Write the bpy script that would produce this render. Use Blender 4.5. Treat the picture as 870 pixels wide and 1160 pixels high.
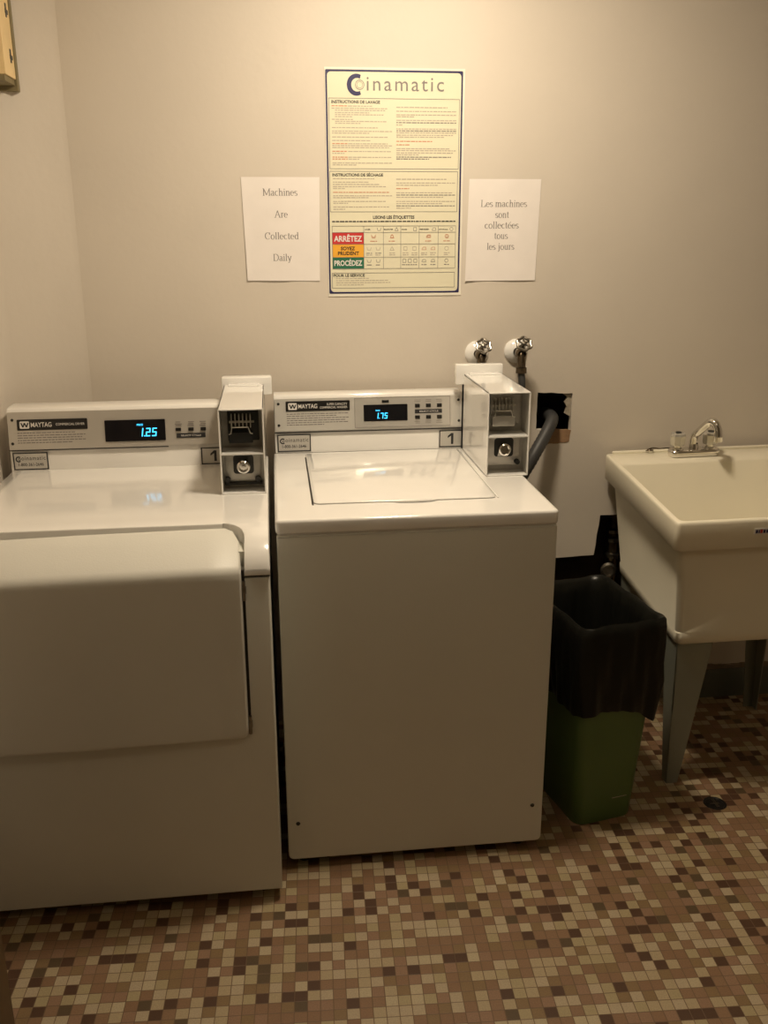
import bpy, bmesh, math, random
from mathutils import Vector, Matrix
C = bpy.context.scene.collection
for o in list(bpy.data.objects): bpy.data.objects.remove(o)
PI = math.pi
# ------------------------------------------------------------------ camera, world, lights, exposure
cam_d = bpy.data.cameras.new('camera'); cam = bpy.data.objects.new('camera', cam_d); C.objects.link(cam)
bpy.context.scene.camera = cam
yaw, pitch, roll = 0.1177, 0.2987, -0.0029
fwd = Vector((math.sin(yaw)*math.cos(pitch), math.cos(yaw)*math.cos(pitch), -math.sin(pitch)))
rgt = Vector((math.cos(yaw), -math.sin(yaw), 0)); upv = rgt.cross(fwd)
r2 = rgt*math.cos(roll)+upv*math.sin(roll); u2 = upv*math.cos(roll)-rgt*math.sin(roll)
cam.matrix_world = Matrix(((r2.x, u2.x, -fwd.x, 0.0074), (r2.y, u2.y, -fwd.y, -2.7458), (r2.z, u2.z, -fwd.z, 1.5564), (0, 0, 0, 1)))
cam_d.sensor_fit = 'VERTICAL'; cam_d.sensor_height = 36; cam_d.lens = 36*1053.68/1160; cam_d.clip_start = .02
w = bpy.data.worlds.new('world'); bpy.context.scene.world = w; w.use_nodes = True
w.node_tree.nodes['Background'].inputs[0].default_value = (0.5, .4, .28, 1)
w.node_tree.nodes['Background'].inputs[1].default_value = 0.0
def lamp(name, loc, power, rad, col):
    l = bpy.data.lights.new(name, 'POINT'); l.energy = power; l.shadow_soft_size = rad; l.color = col
    o = bpy.data.objects.new(name, l); o.location = loc; C.objects.link(o); return o
al = bpy.data.lights.new('ceiling_lamp_light', 'AREA'); al.shape = 'DISK'; al.size = .22; al.energy = 19; al.color = (1, .84, .63)
ao = bpy.data.objects.new('ceiling_lamp_light', al); ao.location = (.40, -.73, 2.43); C.objects.link(ao)
lamp('ceiling_lamp_glow', (.40, -.73, 2.36), 5.5, .09, (1, .84, .63))
lamp('room_lamp_light', (.55, -2.32, 2.38), 4.8, .07, (1, .86, .62))
vs = bpy.context.scene.view_settings
vs.view_transform = 'Standard'; vs.look = 'None'; vs.exposure = 0.0; vs.gamma = 1; vs.use_curve_mapping = False

# ------------------------------------------------------------------ materials
def nodes(m):
    m.use_nodes = True; return m.node_tree, m.node_tree.nodes['Principled BSDF']
def mat(name, col, rough=.5, metal=0, coat=0, emit=None, estr=0, var=0, vscale=8, bump=0, bscale=60, trans=0, spec=.5, aniso=None):
    m = bpy.data.materials.new(name); nt, b = nodes(m)
    b.inputs['Base Color'].default_value = (*col, 1); b.inputs['Roughness'].default_value = rough
    b.inputs['Metallic'].default_value = metal; b.inputs['Coat Weight'].default_value = coat
    b.inputs['Specular IOR Level'].default_value = spec
    b.inputs['Coat Roughness'].default_value = .06
    if trans: b.inputs['Transmission Weight'].default_value = trans
    if emit: b.inputs['Emission Color'].default_value = (*emit, 1); b.inputs['Emission Strength'].default_value = estr
    tc = nt.nodes.new('ShaderNodeTexCoord')
    if var:
        n = nt.nodes.new('ShaderNodeTexNoise'); n.inputs['Scale'].default_value = vscale; n.inputs['Detail'].default_value = 5
        nt.links.new(tc.outputs['Object'], n.inputs['Vector'])
        r = nt.nodes.new('ShaderNodeMapRange'); r.inputs[1].default_value = .3; r.inputs[2].default_value = .7
        r.inputs[3].default_value = 1-var; r.inputs[4].default_value = 1+var*.4
        nt.links.new(n.outputs['Fac'], r.inputs[0])
        mx = nt.nodes.new('ShaderNodeVectorMath'); mx.operation = 'SCALE'; mx.inputs[0].default_value = col
        nt.links.new(r.outputs[0], mx.inputs['Scale']); nt.links.new(mx.outputs[0], b.inputs['Base Color'])
    if bump:
        n2 = nt.nodes.new('ShaderNodeTexNoise'); n2.inputs['Scale'].default_value = bscale; n2.inputs['Detail'].default_value = 3
        nt.links.new(tc.outputs['Object'], n2.inputs['Vector'])
        bp = nt.nodes.new('ShaderNodeBump'); bp.inputs['Strength'].default_value = bump; bp.inputs['Distance'].default_value = .002
        nt.links.new(n2.outputs['Fac'], bp.inputs['Height']); nt.links.new(bp.outputs[0], b.inputs['Normal'])
    return m
M = {}
M['wall'] = mat('wall_paint', (.66, .60, .52), .62, var=.05, vscale=2.2, bump=.25, bscale=45)
M['farwall'] = mat('low_bounce_wall_brown', (.20, .175, .13), .7)  # unseen front wall, coloured dark to cut bounce onto the machine fronts
M['ceiling'] = mat('ceiling_paint', (.75, .7, .62), .8)
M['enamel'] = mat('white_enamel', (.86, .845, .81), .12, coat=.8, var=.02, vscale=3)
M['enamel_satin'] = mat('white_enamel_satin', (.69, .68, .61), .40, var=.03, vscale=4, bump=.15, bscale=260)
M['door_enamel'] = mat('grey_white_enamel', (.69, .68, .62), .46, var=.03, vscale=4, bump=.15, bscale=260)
M['boxwhite'] = mat('coin_box_enamel', (.87, .86, .83), .10, coat=.8)
M['steel'] = mat('brushed_steel', (.58, .55, .50), .34, metal=.45, var=.06, vscale=9)
M['steel_light'] = mat('pale_brushed_steel', (.82, .80, .75), .17, metal=.55, coat=.6, var=.03, vscale=9)
M['galv'] = mat('galvanised_steel', (.52, .50, .45), .42, metal=.45, var=.15, vscale=30)
M['steel_bright'] = mat('bright_brushed_steel', (.78, .76, .71), .30, metal=.45, var=.04, vscale=9)
M['slide_metal'] = mat('scuffed_nickel', (.66, .63, .55), .35, metal=.6, var=.2, vscale=60)
M['dark'] = mat('dark_metal', (.035, .035, .032), .45, metal=.4)
M['black'] = mat('black_plastic', (.012, .011, .010), .3)
M['chrome'] = mat('chrome', (.78, .76, .72), .10, metal=1)
M['chrome_worn'] = mat('worn_chrome', (.30, .275, .235), .30, metal=1, var=.25, vscale=60)
M['gap'] = mat('painted_gap_shade', (.03, .026, .022), .9)  # near-black colour standing in for shade in gaps and seams
M['display'] = mat('display_glass', (.008, .008, .010), .08)
M['cyan'] = mat('display_digits', (.02, .2, .3), .4, emit=(.05, .55, 1.0), estr=2.2)
M['silver'] = mat('silver_sticker', (.55, .53, .49), .4, metal=.3)
M['ink'] = mat('black_ink', (.02, .02, .022), .5)
M['greyink'] = mat('grey_ink', (.22, .20, .19), .6)
M['paleink'] = mat('faded_ink', (.46, .40, .33), .6)
M['whiteink'] = mat('white_ink', (.75, .72, .68), .5)
M['navy'] = mat('navy_ink', (.03, .028, .10), .4)
M['rose'] = mat('rust_ink', (.60, .26, .15), .5)
M['red'] = mat('red_ink', (.58, .045, .045), .4)
M['orange'] = mat('orange_ink', (.85, .42, .05), .4)
M['green_ink'] = mat('green_ink', (.03, .16, .09), .4)
M['poster'] = mat('poster_cream', (.77, .735, .56), .28)
M['poster_edge'] = mat('poster_margin', (.82, .78, .68), .3)
M['paper'] = mat('paper', (.84, .79, .75), .6, var=.03, vscale=14, bump=.4, bscale=22)
M['tub'] = mat('cream_plastic', (.84, .79, .64), .28, var=.03, vscale=6)
M['leg'] = mat('grey_green_steel', (.27, .28, .23), .45, metal=.2, var=.06, vscale=8)
M['bin'] = mat('green_plastic', (.095, .16, .045), .42, var=.08, vscale=6)
M['bag'] = mat('black_bag_plastic', (.010, .010, .008), .30, bump=.8, bscale=26, spec=.2)
M['rubber'] = mat('black_rubber', (.045, .045, .045), .5)
M['cavity'] = mat('dark_brown_cavity', (.035, .022, .013), .9, var=.4, vscale=12)  # brown, made extra dark so the wall holes look unlit
M['plaster'] = mat('broken_plaster', (.33, .20, .11), .9, var=.2, vscale=60)
M['plaster_grey'] = mat('torn_drywall', (.42, .37, .29), .9, var=.25, vscale=90)
M['basebd'] = mat('greenish_baseboard', (.10, .105, .08), .5, var=.2, vscale=14)
M['basetop'] = mat('chipped_wall_edge', (.25, .19, .13), .8, var=.3, vscale=40)
M['jamb'] = mat('brown_wood', (.14, .08, .03), .5, var=.2, vscale=18)
M['pine'] = mat('pale_pine', (.85, .64, .33), .45, var=.10, vscale=12)
M['olive'] = mat('olive_wood', (.22, .18, .09), .6, var=.1, vscale=20)  # darker olive tone of the cupboard's back board and bottom
M['brass'] = mat('aged_brass', (.16, .125, .085), .35, metal=.9, var=.3, vscale=80)
M['clear'] = mat('smoky_acrylic', (.62, .60, .54), .08, metal=.55)

def tile_mat():
    m = bpy.data.materials.new('mosaic_tile'); nt, b = nodes(m); N = nt.nodes.new; L = nt.links.new
    tc = N('ShaderNodeTexCoord'); mp = N('ShaderNodeMapping'); mp.vector_type = 'POINT'
    P = .0272
    mp.inputs['Rotation'].default_value = (0, 0, .045); mp.inputs['Scale'].default_value = (1/P, 1/P, 1/P)
    L(tc.outputs['Object'], mp.inputs['Vector'])
    fl = N('ShaderNodeVectorMath'); fl.operation = 'FLOOR'; fr = N('ShaderNodeVectorMath'); fr.operation = 'FRACTION'
    L(mp.outputs[0], fl.inputs[0]); L(mp.outputs[0], fr.inputs[0])
    sx = N('ShaderNodeSeparateXYZ'); L(fl.outputs[0], sx.inputs[0])
    cb = N('ShaderNodeCombineXYZ'); L(sx.outputs[0], cb.inputs[0]); L(sx.outputs[1], cb.inputs[1]); cb.inputs[2].default_value = 7.0
    wn = N('ShaderNodeTexWhiteNoise'); wn.noise_dimensions = '3D'; L(cb.outputs[0], wn.inputs['Vector'])
    cr = N('ShaderNodeValToRGB'); cr.color_ramp.interpolation = 'CONSTANT'
    e = cr.color_ramp.elements
    cols = [(0, (.100, .048, .024)), (.10, (.120, .078, .038)), (.13, (.280, .160, .086)), (.30, (.295, .174, .096)), (.43, (.270, .172, .080)), (.53, (.325, .193, .116)), (.61, (.48, .375, .225)), (.74, (.45, .36, .20)), (.84, (.51, .405, .265)), (.95, (.54, .44, .28))]
    e[0].position = 0; e[0].color = (*cols[0][1], 1); e[1].position = cols[1][0]; e[1].color = (*cols[1][1], 1)
    for p, c in cols[2:]: k = e.new(p); k.color = (*c, 1)
    L(wn.outputs['Value'], cr.inputs[0])
    # speckle and small value wander
    n = N('ShaderNodeTexNoise'); n.inputs['Scale'].default_value = 320; n.inputs['Detail'].default_value = 2; L(tc.outputs['Object'], n.inputs['Vector'])
    r = N('ShaderNodeMapRange'); r.inputs[1].default_value = .25; r.inputs[2].default_value = .75; r.inputs[3].default_value = .73; r.inputs[4].default_value = .96
    L(n.outputs['Fac'], r.inputs[0])
    sc = N('ShaderNodeVectorMath'); sc.operation = 'SCALE'; L(cr.outputs[0], sc.inputs[0]); L(r.outputs[0], sc.inputs['Scale'])
    s2 = N('ShaderNodeSeparateXYZ'); L(fr.outputs[0], s2.inputs[0])
    def edge(o):
        a = N('ShaderNodeMath'); a.operation = 'SUBTRACT'; L(o, a.inputs[0]); a.inputs[1].default_value = .5
        c = N('ShaderNodeMath'); c.operation = 'ABSOLUTE'; L(a.outputs[0], c.inputs[0]); return c.outputs[0]
    mx = N('ShaderNodeMath'); mx.operation = 'MAXIMUM'; L(edge(s2.outputs[0]), mx.inputs[0]); L(edge(s2.outputs[1]), mx.inputs[1])
    g = N('ShaderNodeMapRange'); g.inputs[1].default_value = .455; g.inputs[2].default_value = .485; L(mx.outputs[0], g.inputs[0])
    mix = N('ShaderNodeMix'); mix.data_type = 'RGBA'; L(g.outputs[0], mix.inputs['Factor']); L(sc.outputs[0], mix.inputs['A']); mix.inputs['B'].default_value = (.15, .092, .050, 1)
    L(mix.outputs['Result'], b.inputs['Base Color'])
    b.inputs['Roughness'].default_value = .48
    bp = N('ShaderNodeBump'); bp.invert = True; bp.inputs['Strength'].default_value = .4; bp.inputs['Distance'].default_value = .001
    L(g.outputs[0], bp.inputs['Height']); L(bp.outputs[0], b.inputs['Normal'])
    return m
M['tile'] = tile_mat()

# ------------------------------------------------------------------ helpers
class MB:
    """collects shapes in one bmesh, in the local frame of the thing"""
    def __init__(s): s.bm = bmesh.new()
    def merge(s, t):
        me = bpy.data.meshes.new('t'); t.to_mesh(me); t.free(); s.bm.from_mesh(me); bpy.data.meshes.remove(me); return s
    def box(s, x0, x1, y0, y1, z0, z1, bev=0, seg=2):
        t = bmesh.new(); bmesh.ops.create_cube(t, size=1)
        for v in t.verts: v.co = Vector(((x0+x1)/2+v.co.x*(x1-x0), (y0+y1)/2+v.co.y*(y1-y0), (z0+z1)/2+v.co.z*(z1-z0)))
        if bev: bmesh.ops.bevel(t, geom=t.edges[:], offset=bev, segments=seg, profile=.5, affect='EDGES')
        return s.merge(t)
    def prism(s, pts, ax, a0, a1, bev=0, seg=2):
        """polygon pts in the plane normal to ax, from a0 to a1"""
        t = bmesh.new()
        def P(p, a):
            return {'x': (a, p[0], p[1]), 'y': (p[0], a, p[1]), 'z': (p[0], p[1], a)}[ax]
        A = [t.verts.new(P(p, a0)) for p in pts]; B = [t.verts.new(P(p, a1)) for p in pts]
        n = len(pts); f0 = t.faces.new(A); f1 = t.faces.new(B[::-1])
        for i in range(n): t.faces.new((A[i], B[i], B[(i+1) % n], A[(i+1) % n]))
        bmesh.ops.recalc_face_normals(t, faces=t.faces[:])
        if bev: bmesh.ops.bevel(t, geom=[e for e in t.edges if e.is_valid and len(e.link_faces) == 2 and (f0 in e.link_faces or f1 in e.link_faces)], offset=bev, segments=seg, profile=.5, affect='EDGES')
        return s.merge(t)
    def quad(s, a, b, c, d):
        vs_ = [s.bm.verts.new(p) for p in (a, b, c, d)]; s.bm.faces.new(vs_); return s
    def cyl(s, p0, p1, r0, r1=None, n=20, caps=True):
        r1 = r0 if r1 is None else r1; p0 = Vector(p0); p1 = Vector(p1); d = p1-p0
        t = bmesh.new(); bmesh.ops.create_cone(t, cap_ends=caps, segments=n, radius1=r0, radius2=r1, depth=d.length)
        q = d.to_track_quat('Z', 'Y').to_matrix().to_4x4(); q.translation = (p0+p1)/2
        bmesh.ops.transform(t, matrix=q, verts=t.verts[:]); return s.merge(t)
    def lathe(s, prof, org, axis, n=24):
        """prof: (r, h) along axis from org"""
        q = Vector(axis).to_track_quat('Z', 'Y').to_matrix(); org = Vector(org); t = bmesh.new(); rings = []
        for r, h in prof:
            if r < 1e-6: rings.append([t.verts.new(org+q@Vector((0, 0, h)))])
            else: rings.append([t.verts.new(org+q@Vector((r*math.cos(2*PI*k/n), r*math.sin(2*PI*k/n), h))) for k in range(n)])
        for A, B in zip(rings, rings[1:]):
            for k in range(n):
                a, b = A[k % len(A)], A[(k+1) % len(A)]; c, d = B[(k+1) % len(B)], B[k % len(B)]
                f = []
                for v in (a, b, c, d):
                    if v not in f: f.append(v)
                if len(f) > 2: t.faces.new(f)
        bmesh.ops.recalc_face_normals(t, faces=t.faces[:]); return s.merge(t)
    def tube(s, pts, r, n=12, closed=False, caps=True):
        pts = [Vector(p) for p in pts]; t = bmesh.new(); rings = []; m = len(pts); up = None
        for i, p in enumerate(pts):
            a = pts[(i-1) % m] if (closed or i) else p; b = pts[(i+1) % m] if (closed or i < m-1) else p
            d = (b-a).normalized()
            if up is None: up = Vector((0, 0, 1)) if abs(d.z) < .9 else Vector((1, 0, 0))
            sx = d.cross(up).normalized(); up = sx.cross(d).normalized()
            rr = r[i] if isinstance(r, (list, tuple)) else r
            rings.append([t.verts.new(p+(sx*math.cos(2*PI*k/n)+up*math.sin(2*PI*k/n))*rr) for k in range(n)])
        pr = list(zip(rings, rings[1:]))+([(rings[-1], rings[0])] if closed else [])
        for A, B in pr:
            for k in range(n): t.faces.new((A[k], A[(k+1) % n], B[(k+1) % n], B[k]))
        if caps and not closed: t.faces.new(rings[0]); t.faces.new(rings[-1])
        bmesh.ops.recalc_face_normals(t, faces=t.faces[:]); return s.merge(t)
    def loft(s, rings, close0=True, close1=True):
        t = bmesh.new(); R = [[t.verts.new(p) for p in r] for r in rings]; n = len(R[0])
        for A, B in zip(R, R[1:]):
            for k in range(n): t.faces.new((A[k], A[(k+1) % n], B[(k+1) % n], B[k]))
        if close0: t.faces.new(R[0])
        if close1: t.faces.new(R[-1])
        bmesh.ops.recalc_face_normals(t, faces=t.faces[:]); return s.merge(t)
    def build(s, name, m, parent=None, smooth=True, angle=35):
        me = bpy.data.meshes.new(name); s.bm.to_mesh(me); s.bm.free()
        for x in (m if isinstance(m, list) else [m]): me.materials.append(x)
        if smooth:
            for p in me.polygons: p.use_smooth = True
            me.set_sharp_from_angle(angle=math.radians(angle))
        o = bpy.data.objects.new(name, me); C.objects.link(o)
        if parent: o.parent = parent
        return o
def thing(name, label, cat, loc=(0, 0, 0), rot=(0, 0, 0), group=None):
    o = bpy.data.objects.new(name, None); C.objects.link(o); o.location = loc; o.rotation_euler = rot; o.empty_display_size = .05
    return tag(o, label, cat, group)
def tag(o, label, cat, group=None):
    o['label'] = label; o['category'] = cat
    if group: o['group'] = group
    return o
def struct(o): o['kind'] = 'structure'; return o
def lab(o, l): o['label'] = l; return o
def rrect(x0, x1, y0, y1, r, n=5):
    if not isinstance(r, (list, tuple)): r = [r]*4       # order: x1y0, x1y1, x0y1, x0y0
    P = []
    for (cx, cy, a), q in zip(((x1, y0, -PI/2), (x1, y1, 0), (x0, y1, PI/2), (x0, y0, PI)), r):
        sx = -1 if cx == x1 else 1; sy = 1 if cy == y0 else -1
        for k in range(n+1):
            t = a+PI/2*k/n; P.append((cx+sx*q+q*math.cos(t), cy+sy*q+q*math.sin(t)))
    return P
# flat lettering from the built-in font, fitted to a rectangle in the XZ plane, facing -y
def text_into(mb, s, x0, x1, z0, z1, y, fit=True, thick=0, space=1.0):
    cu = bpy.data.curves.new('txt', 'FONT'); cu.body = s; cu.size = 1; cu.resolution_u = 3; cu.offset = thick; cu.space_character = space
    o = bpy.data.objects.new('txt', cu); C.objects.link(o); dg = bpy.context.evaluated_depsgraph_get(); dg.update()
    me = bpy.data.meshes.new_from_object(o.evaluated_get(dg)); bpy.data.objects.remove(o); bpy.data.curves.remove(cu)
    xs = [v.co.x for v in me.vertices]; ys = [v.co.y for v in me.vertices]
    a, b, c, d = min(xs), max(xs), min(ys), max(ys)
    for v in me.vertices: v.co = Vector((x0+(v.co.x-a)/(b-a)*(x1-x0), y, z0+(v.co.y-c)/(d-c)*(z1-z0)))
    mb.bm.from_mesh(me); bpy.data.meshes.remove(me)
def flat(mb, x0, x1, z0, z1, y): mb.quad((x0, y, z0), (x1, y, z0), (x1, y, z1), (x0, y, z1))
def rect_line(mb, x0, x1, z0, z1, y, t):
    flat(mb, x0, x1, z0, z0+t, y); flat(mb, x0, x1, z1-t, z1, y); flat(mb, x0, x0+t, z0, z1, y); flat(mb, x1-t, x1, z0, z1, y)
def words(mb, rng, x0, x1, z, h, y, fill=1.0):
    x = x0; end = x0+(x1-x0)*fill
    while x < end-.003:
        l = min(rng.uniform(.004, .014), end-x); flat(mb, x, x+l, z, z+h, y); x += l+.0018

# serif lettering drawn with a broad pen: thick uprights, thin level strokes
def arc(cx, cy, rx, ry, a0, a1, n=10): return [(cx+rx*math.cos(math.radians(a0+(a1-a0)*k/n)), cy+ry*math.sin(math.radians(a0+(a1-a0)*k/n))) for k in range(n+1)]
def sf(x, y, w=.09): return [(x-w, y), (x+w, y)]
X = .46; K = .68
G = {
 'M': (.88, [[(.13, 0), (.13, K)], [(.13, K), (.44, .06)], [(.44, .06), (.75, K)], [(.75, K), (.75, 0)], sf(.12, 0), sf(.76, 0), sf(.08, K, .06), sf(.80, K, .06)]),
 'A': (.70, [[(.10, 0), (.35, K)], [(.35, K), (.60, 0)], [(.2, .24), (.5, .24)], sf(.09, 0), sf(.61, 0)]),
 'C': (.66, [arc(.36, .34, .27, .34, 50, 310, 18), [(.56, .66), (.56, .48)]]),
 'D': (.72, [[(.14, 0), (.14, K)], [(.05, K), (.34, K)], [(.05, 0), (.34, 0)], arc(.34, .34, .29, .34, 90, -90, 16)]),
 'L': (.60, [[(.14, 0), (.14, K)], [(.05, 0), (.52, 0), (.54, .16)], sf(.14, K)]),
 'a': (.44, [arc(.2, .33, .12, .12, 160, 20, 8), [(.31, .36), (.31, .06), (.38, .01), (.42, .04)], arc(.19, .12, .13, .12, 60, 330, 12), [(.25, .23), (.31, .26)]]),
 'c': (.43, [arc(.23, .22, .17, .22, 50, 310, 14)]),
 'd': (.50, [[(.38, .70), (.38, 0)], arc(.24, .22, .16, .22, 40, 320, 14), sf(.41, 0, .05), [(.30, .69), (.38, .70)]]),
 'e': (.44, [arc(.22, .22, .17, .22, 0, 315, 16), [(.06, .26), (.39, .26)]]),
 'h': (.50, [[(.11, 0), (.11, .70)], arc(.26, .30, .12, .15, 165, 0, 8)+[(.38, 0)], sf(.12, 0, .08), sf(.38, 0, .08), [(.03, .69), (.11, .70)]]),
 'i': (.26, [[(.13, 0), (.13, X)], sf(.13, 0, .08), [(.05, X-.02), (.13, X)], [(.13, .60), (.13, .66)]]),
 'j': (.26, [[(.15, X), (.15, -.12), (.08, -.2), (.0, -.18)], [(.06, X-.02), (.15, X)], [(.15, .60), (.15, .66)]]),
 'l': (.26, [[(.13, 0), (.13, .70)], sf(.13, 0, .08), [(.05, .69), (.13, .70)]]),
 'm': (.76, [[(.11, 0), (.11, X)], arc(.25, .30, .12, .15, 165, 0, 8)+[(.37, 0)], arc(.51, .30, .12, .15, 165, 0, 8)+[(.63, 0)], sf(.11, 0, .08), sf(.37, 0, .08), sf(.64, 0, .08), [(.03, X-.02), (.11, X)]]),
 'n': (.50, [[(.11, 0), (.11, X)], arc(.26, .30, .12, .15, 165, 0, 8)+[(.38, 0)], sf(.12, 0, .08), sf(.38, 0, .08), [(.03, X-.02), (.11, X)]]),
 'o': (.48, [arc(.24, .22, .18, .23, 0, 360, 20)]),
 'r': (.34, [[(.12, 0), (.12, X)], arc(.24, .32, .10, .13, 160, 50, 6), sf(.12, 0, .08), [(.04, X-.02), (.12, X)]]),
 's': (.38, [arc(.19, .34, .12, .11, 30, 240, 10)+arc(.19, .11, .13, .11, 70, -150, 10)]),
 't': (.30, [[(.13, .60), (.13, .07), (.19, .01), (.27, .05)], [(.03, .44), (.26, .44)]]),
 'u': (.50, [[(.11, X), (.11, .14)]+arc(.24, .13, .13, .13, 180, 340, 8), [(.37, X), (.37, 0)], [(.37, .01), (.45, .02)], [(.03, X-.01), (.11, X)]]),
 'y': (.48, [[(.08, X), (.25, .02)], [(.42, X), (.2, -.18), (.08, -.2)], sf(.08, X, .07), sf(.41, X, .07)]),
}
G['é'] = (.44, G['e'][1]+[[(.2, .54), (.32, .66)]])
def serif_into(mb, s, xc, z0, size, y, width=None):
    adv = sum(.25 if c == ' ' else G[c][0] for c in s)*size; kx = (width/adv) if width else 1; x = xc-adv*kx/2
    for c in s:
        if c == ' ': x += .25*size*kx; continue
        for st in G[c][1]:
            for (ax_, az), (bx, bz) in zip(st, st[1:]):
                dx, dz = bx-ax_, bz-az; l = math.hypot(dx, dz)
                if l < 1e-6: continue
                wd = (.030+.060*(abs(dz)/l)**1.5)*(.75 if dz > 0 and abs(dx) > .3*abs(dz) else 1)/2
                nx, nz = -dz/l*wd, dx/l*wd; ex, ez = dx/l*.012, dz/l*.012
                q = [(ax_-ex+nx, az-ez+nz), (bx+ex+nx, bz+ez+nz), (bx+ex-nx, bz+ez-nz), (ax_-ex-nx, az-ez-nz)]
                mb.quad(*[(x+px*size*kx, y, z0+pz*size) for px, pz in q])
        x += G[c][0]*size*kx

# ------------------------------------------------------------------ the room
XL, XR, YF, ZC = -.735, 2.55, -3.5, 2.45
struct(MB().box(XL-.1, XR+.1, YF-.1, .35, -.06, 0).build('floor', M['tile'], smooth=False))
struct(MB().box(XL-.1, XR+.1, YF-.1, .35, ZC, ZC+.06).build('ceiling', M['ceiling'], smooth=False))
rng = random.Random(5)
def jag(pts, amp, step, r):
    out = []
    for (a, b), (c, d) in zip(pts, pts[1:]+pts[:1]):
        n = max(1, int(math.hypot(c-a, d-b)/step))
        for k in range(n):
            t = k/n; j = amp if k else 0
            out.append((a+(c-a)*t+r.uniform(-j, j), b+(d-b)*t+r.uniform(-j, j)))
    return out
holeA = jag([(.805, .952), (.915, .945), (.916, 1.063), (.806, 1.068)], .0012, .02, rng)
holeB = jag([(.60, .10), (1.30, .10), (1.30, .668), (1.030, .667), (1.017, .532), (.898, .528), (.60, .520)], .0022, .03, rng)
def wall_with_holes(outer, holes, y, th):
    bm = bmesh.new(); edges = []
    for lp in [outer]+holes:
        v = [bm.verts.new((x, y, z)) for x, z in lp]
        edges += [bm.edges.new((v[i], v[(i+1) % len(v)])) for i in range(len(v))]
    bmesh.ops.triangle_fill(bm, use_beauty=True, edges=edges)
    for f in bm.faces:
        f.normal_update()
        if f.normal.y > 0: f.normal_flip()
    for lp in [outer]+holes:
        for (a, b), (c, d) in zip(lp, lp[1:]+lp[:1]):
            q = [bm.verts.new(p) for p in ((a, y, b), (c, y, d), (c, y+th, d), (a, y+th, b))]; bm.faces.new(q)
    mb = MB(); mb.bm.free(); mb.bm = bm; return mb
struct(wall_with_holes([(-.515, 0), (XR, 0), (XR, ZC), (-.515, ZC)], [holeA, holeB], 0, .022).build('wall_back', M['wall'], smooth=False))
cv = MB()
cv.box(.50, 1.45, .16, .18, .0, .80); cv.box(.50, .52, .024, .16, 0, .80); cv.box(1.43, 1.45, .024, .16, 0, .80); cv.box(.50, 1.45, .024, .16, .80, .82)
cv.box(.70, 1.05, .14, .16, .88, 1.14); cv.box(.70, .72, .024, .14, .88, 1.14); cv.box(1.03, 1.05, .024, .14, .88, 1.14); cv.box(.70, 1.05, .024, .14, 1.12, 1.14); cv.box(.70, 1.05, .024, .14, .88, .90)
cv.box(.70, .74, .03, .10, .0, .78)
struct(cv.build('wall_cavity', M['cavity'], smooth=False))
# rounded corner panel between the back and the left wall
pts = [(-.515, 0)]+[(-.515-.218*t, -.10*t) for t in (.5, 1)]+[(XL, -.1), (XL-.02, .03), (-.515, .03)]
struct(MB().prism([(-.515, 0), (-.53, -.0025), (-.60, -.036), (-.70, -.083), (-.722, -.095), (XL, -.12), (XL-.03, -.12), (XL-.03, .04), (-.515, .04)], 'z', 0, ZC).build('wall_corner', M['wall'], angle=50))
struct(MB().box(XL-.06, XL, YF, -.1, 0, ZC).build('wall_left', M['wall'], smooth=False))
struct(MB().box(XR, XR+.06, YF, .1, 0, ZC).build('wall_right', M['wall'], smooth=False))
struct(MB().box(XL, XR, YF-.06, YF, 0, ZC).build('wall_front', M['farwall'], smooth=False))
# baseboard under the sink: dull green with a chipped top edge
bb = MB(); bb.prism([(-.022, 0), (0, 0), (0, .098), (-.010, .098), (-.016, .085)], 'x', 1.30, XR)
struct(bb.build('baseboard_back', M['basebd']))
bt = MB()
for i in range(38):
    x = 1.30+i*.033
    bt.box(x, x+.033, -.006, .001, .096, .112+rng.uniform(0, .012))
struct(bt.build('trim_2', M['basetop'], smooth=False))
# wooden casing at the left, near the camera
tb = MB(); tb.box(-.735, -.60, -1.42, -1.30, 0, 2.1, .004); tb.box(-.62, -.513, -1.405, -1.30, 0, 2.1, .008); tb.box(-.60, -.525, -1.43, -1.40, 0, 2.1, .004)
struct(tb.build('trim_1', M['jamb']))
# torn edges around the upper hole
tr = MB()
tr.prism(jag([(.838, .905), (.912, .912), (.917, .948), (.836, .957)], .002, .012, rng), 'y', -.0015, .004)
lo = tr.build('trim_3', M['plaster'], smooth=False); struct(lo)
tr = MB(); tr.prism(jag([(.888, 1.062), (.914, 1.060), (.914, .99), (.897, 1.0), (.903, 1.02), (.894, 1.035), (.903, 1.05)], .0015, .01, rng), 'y', .008, .018)
struct(tr.build('trim_4', M['plaster_grey'], smooth=False))

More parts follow.
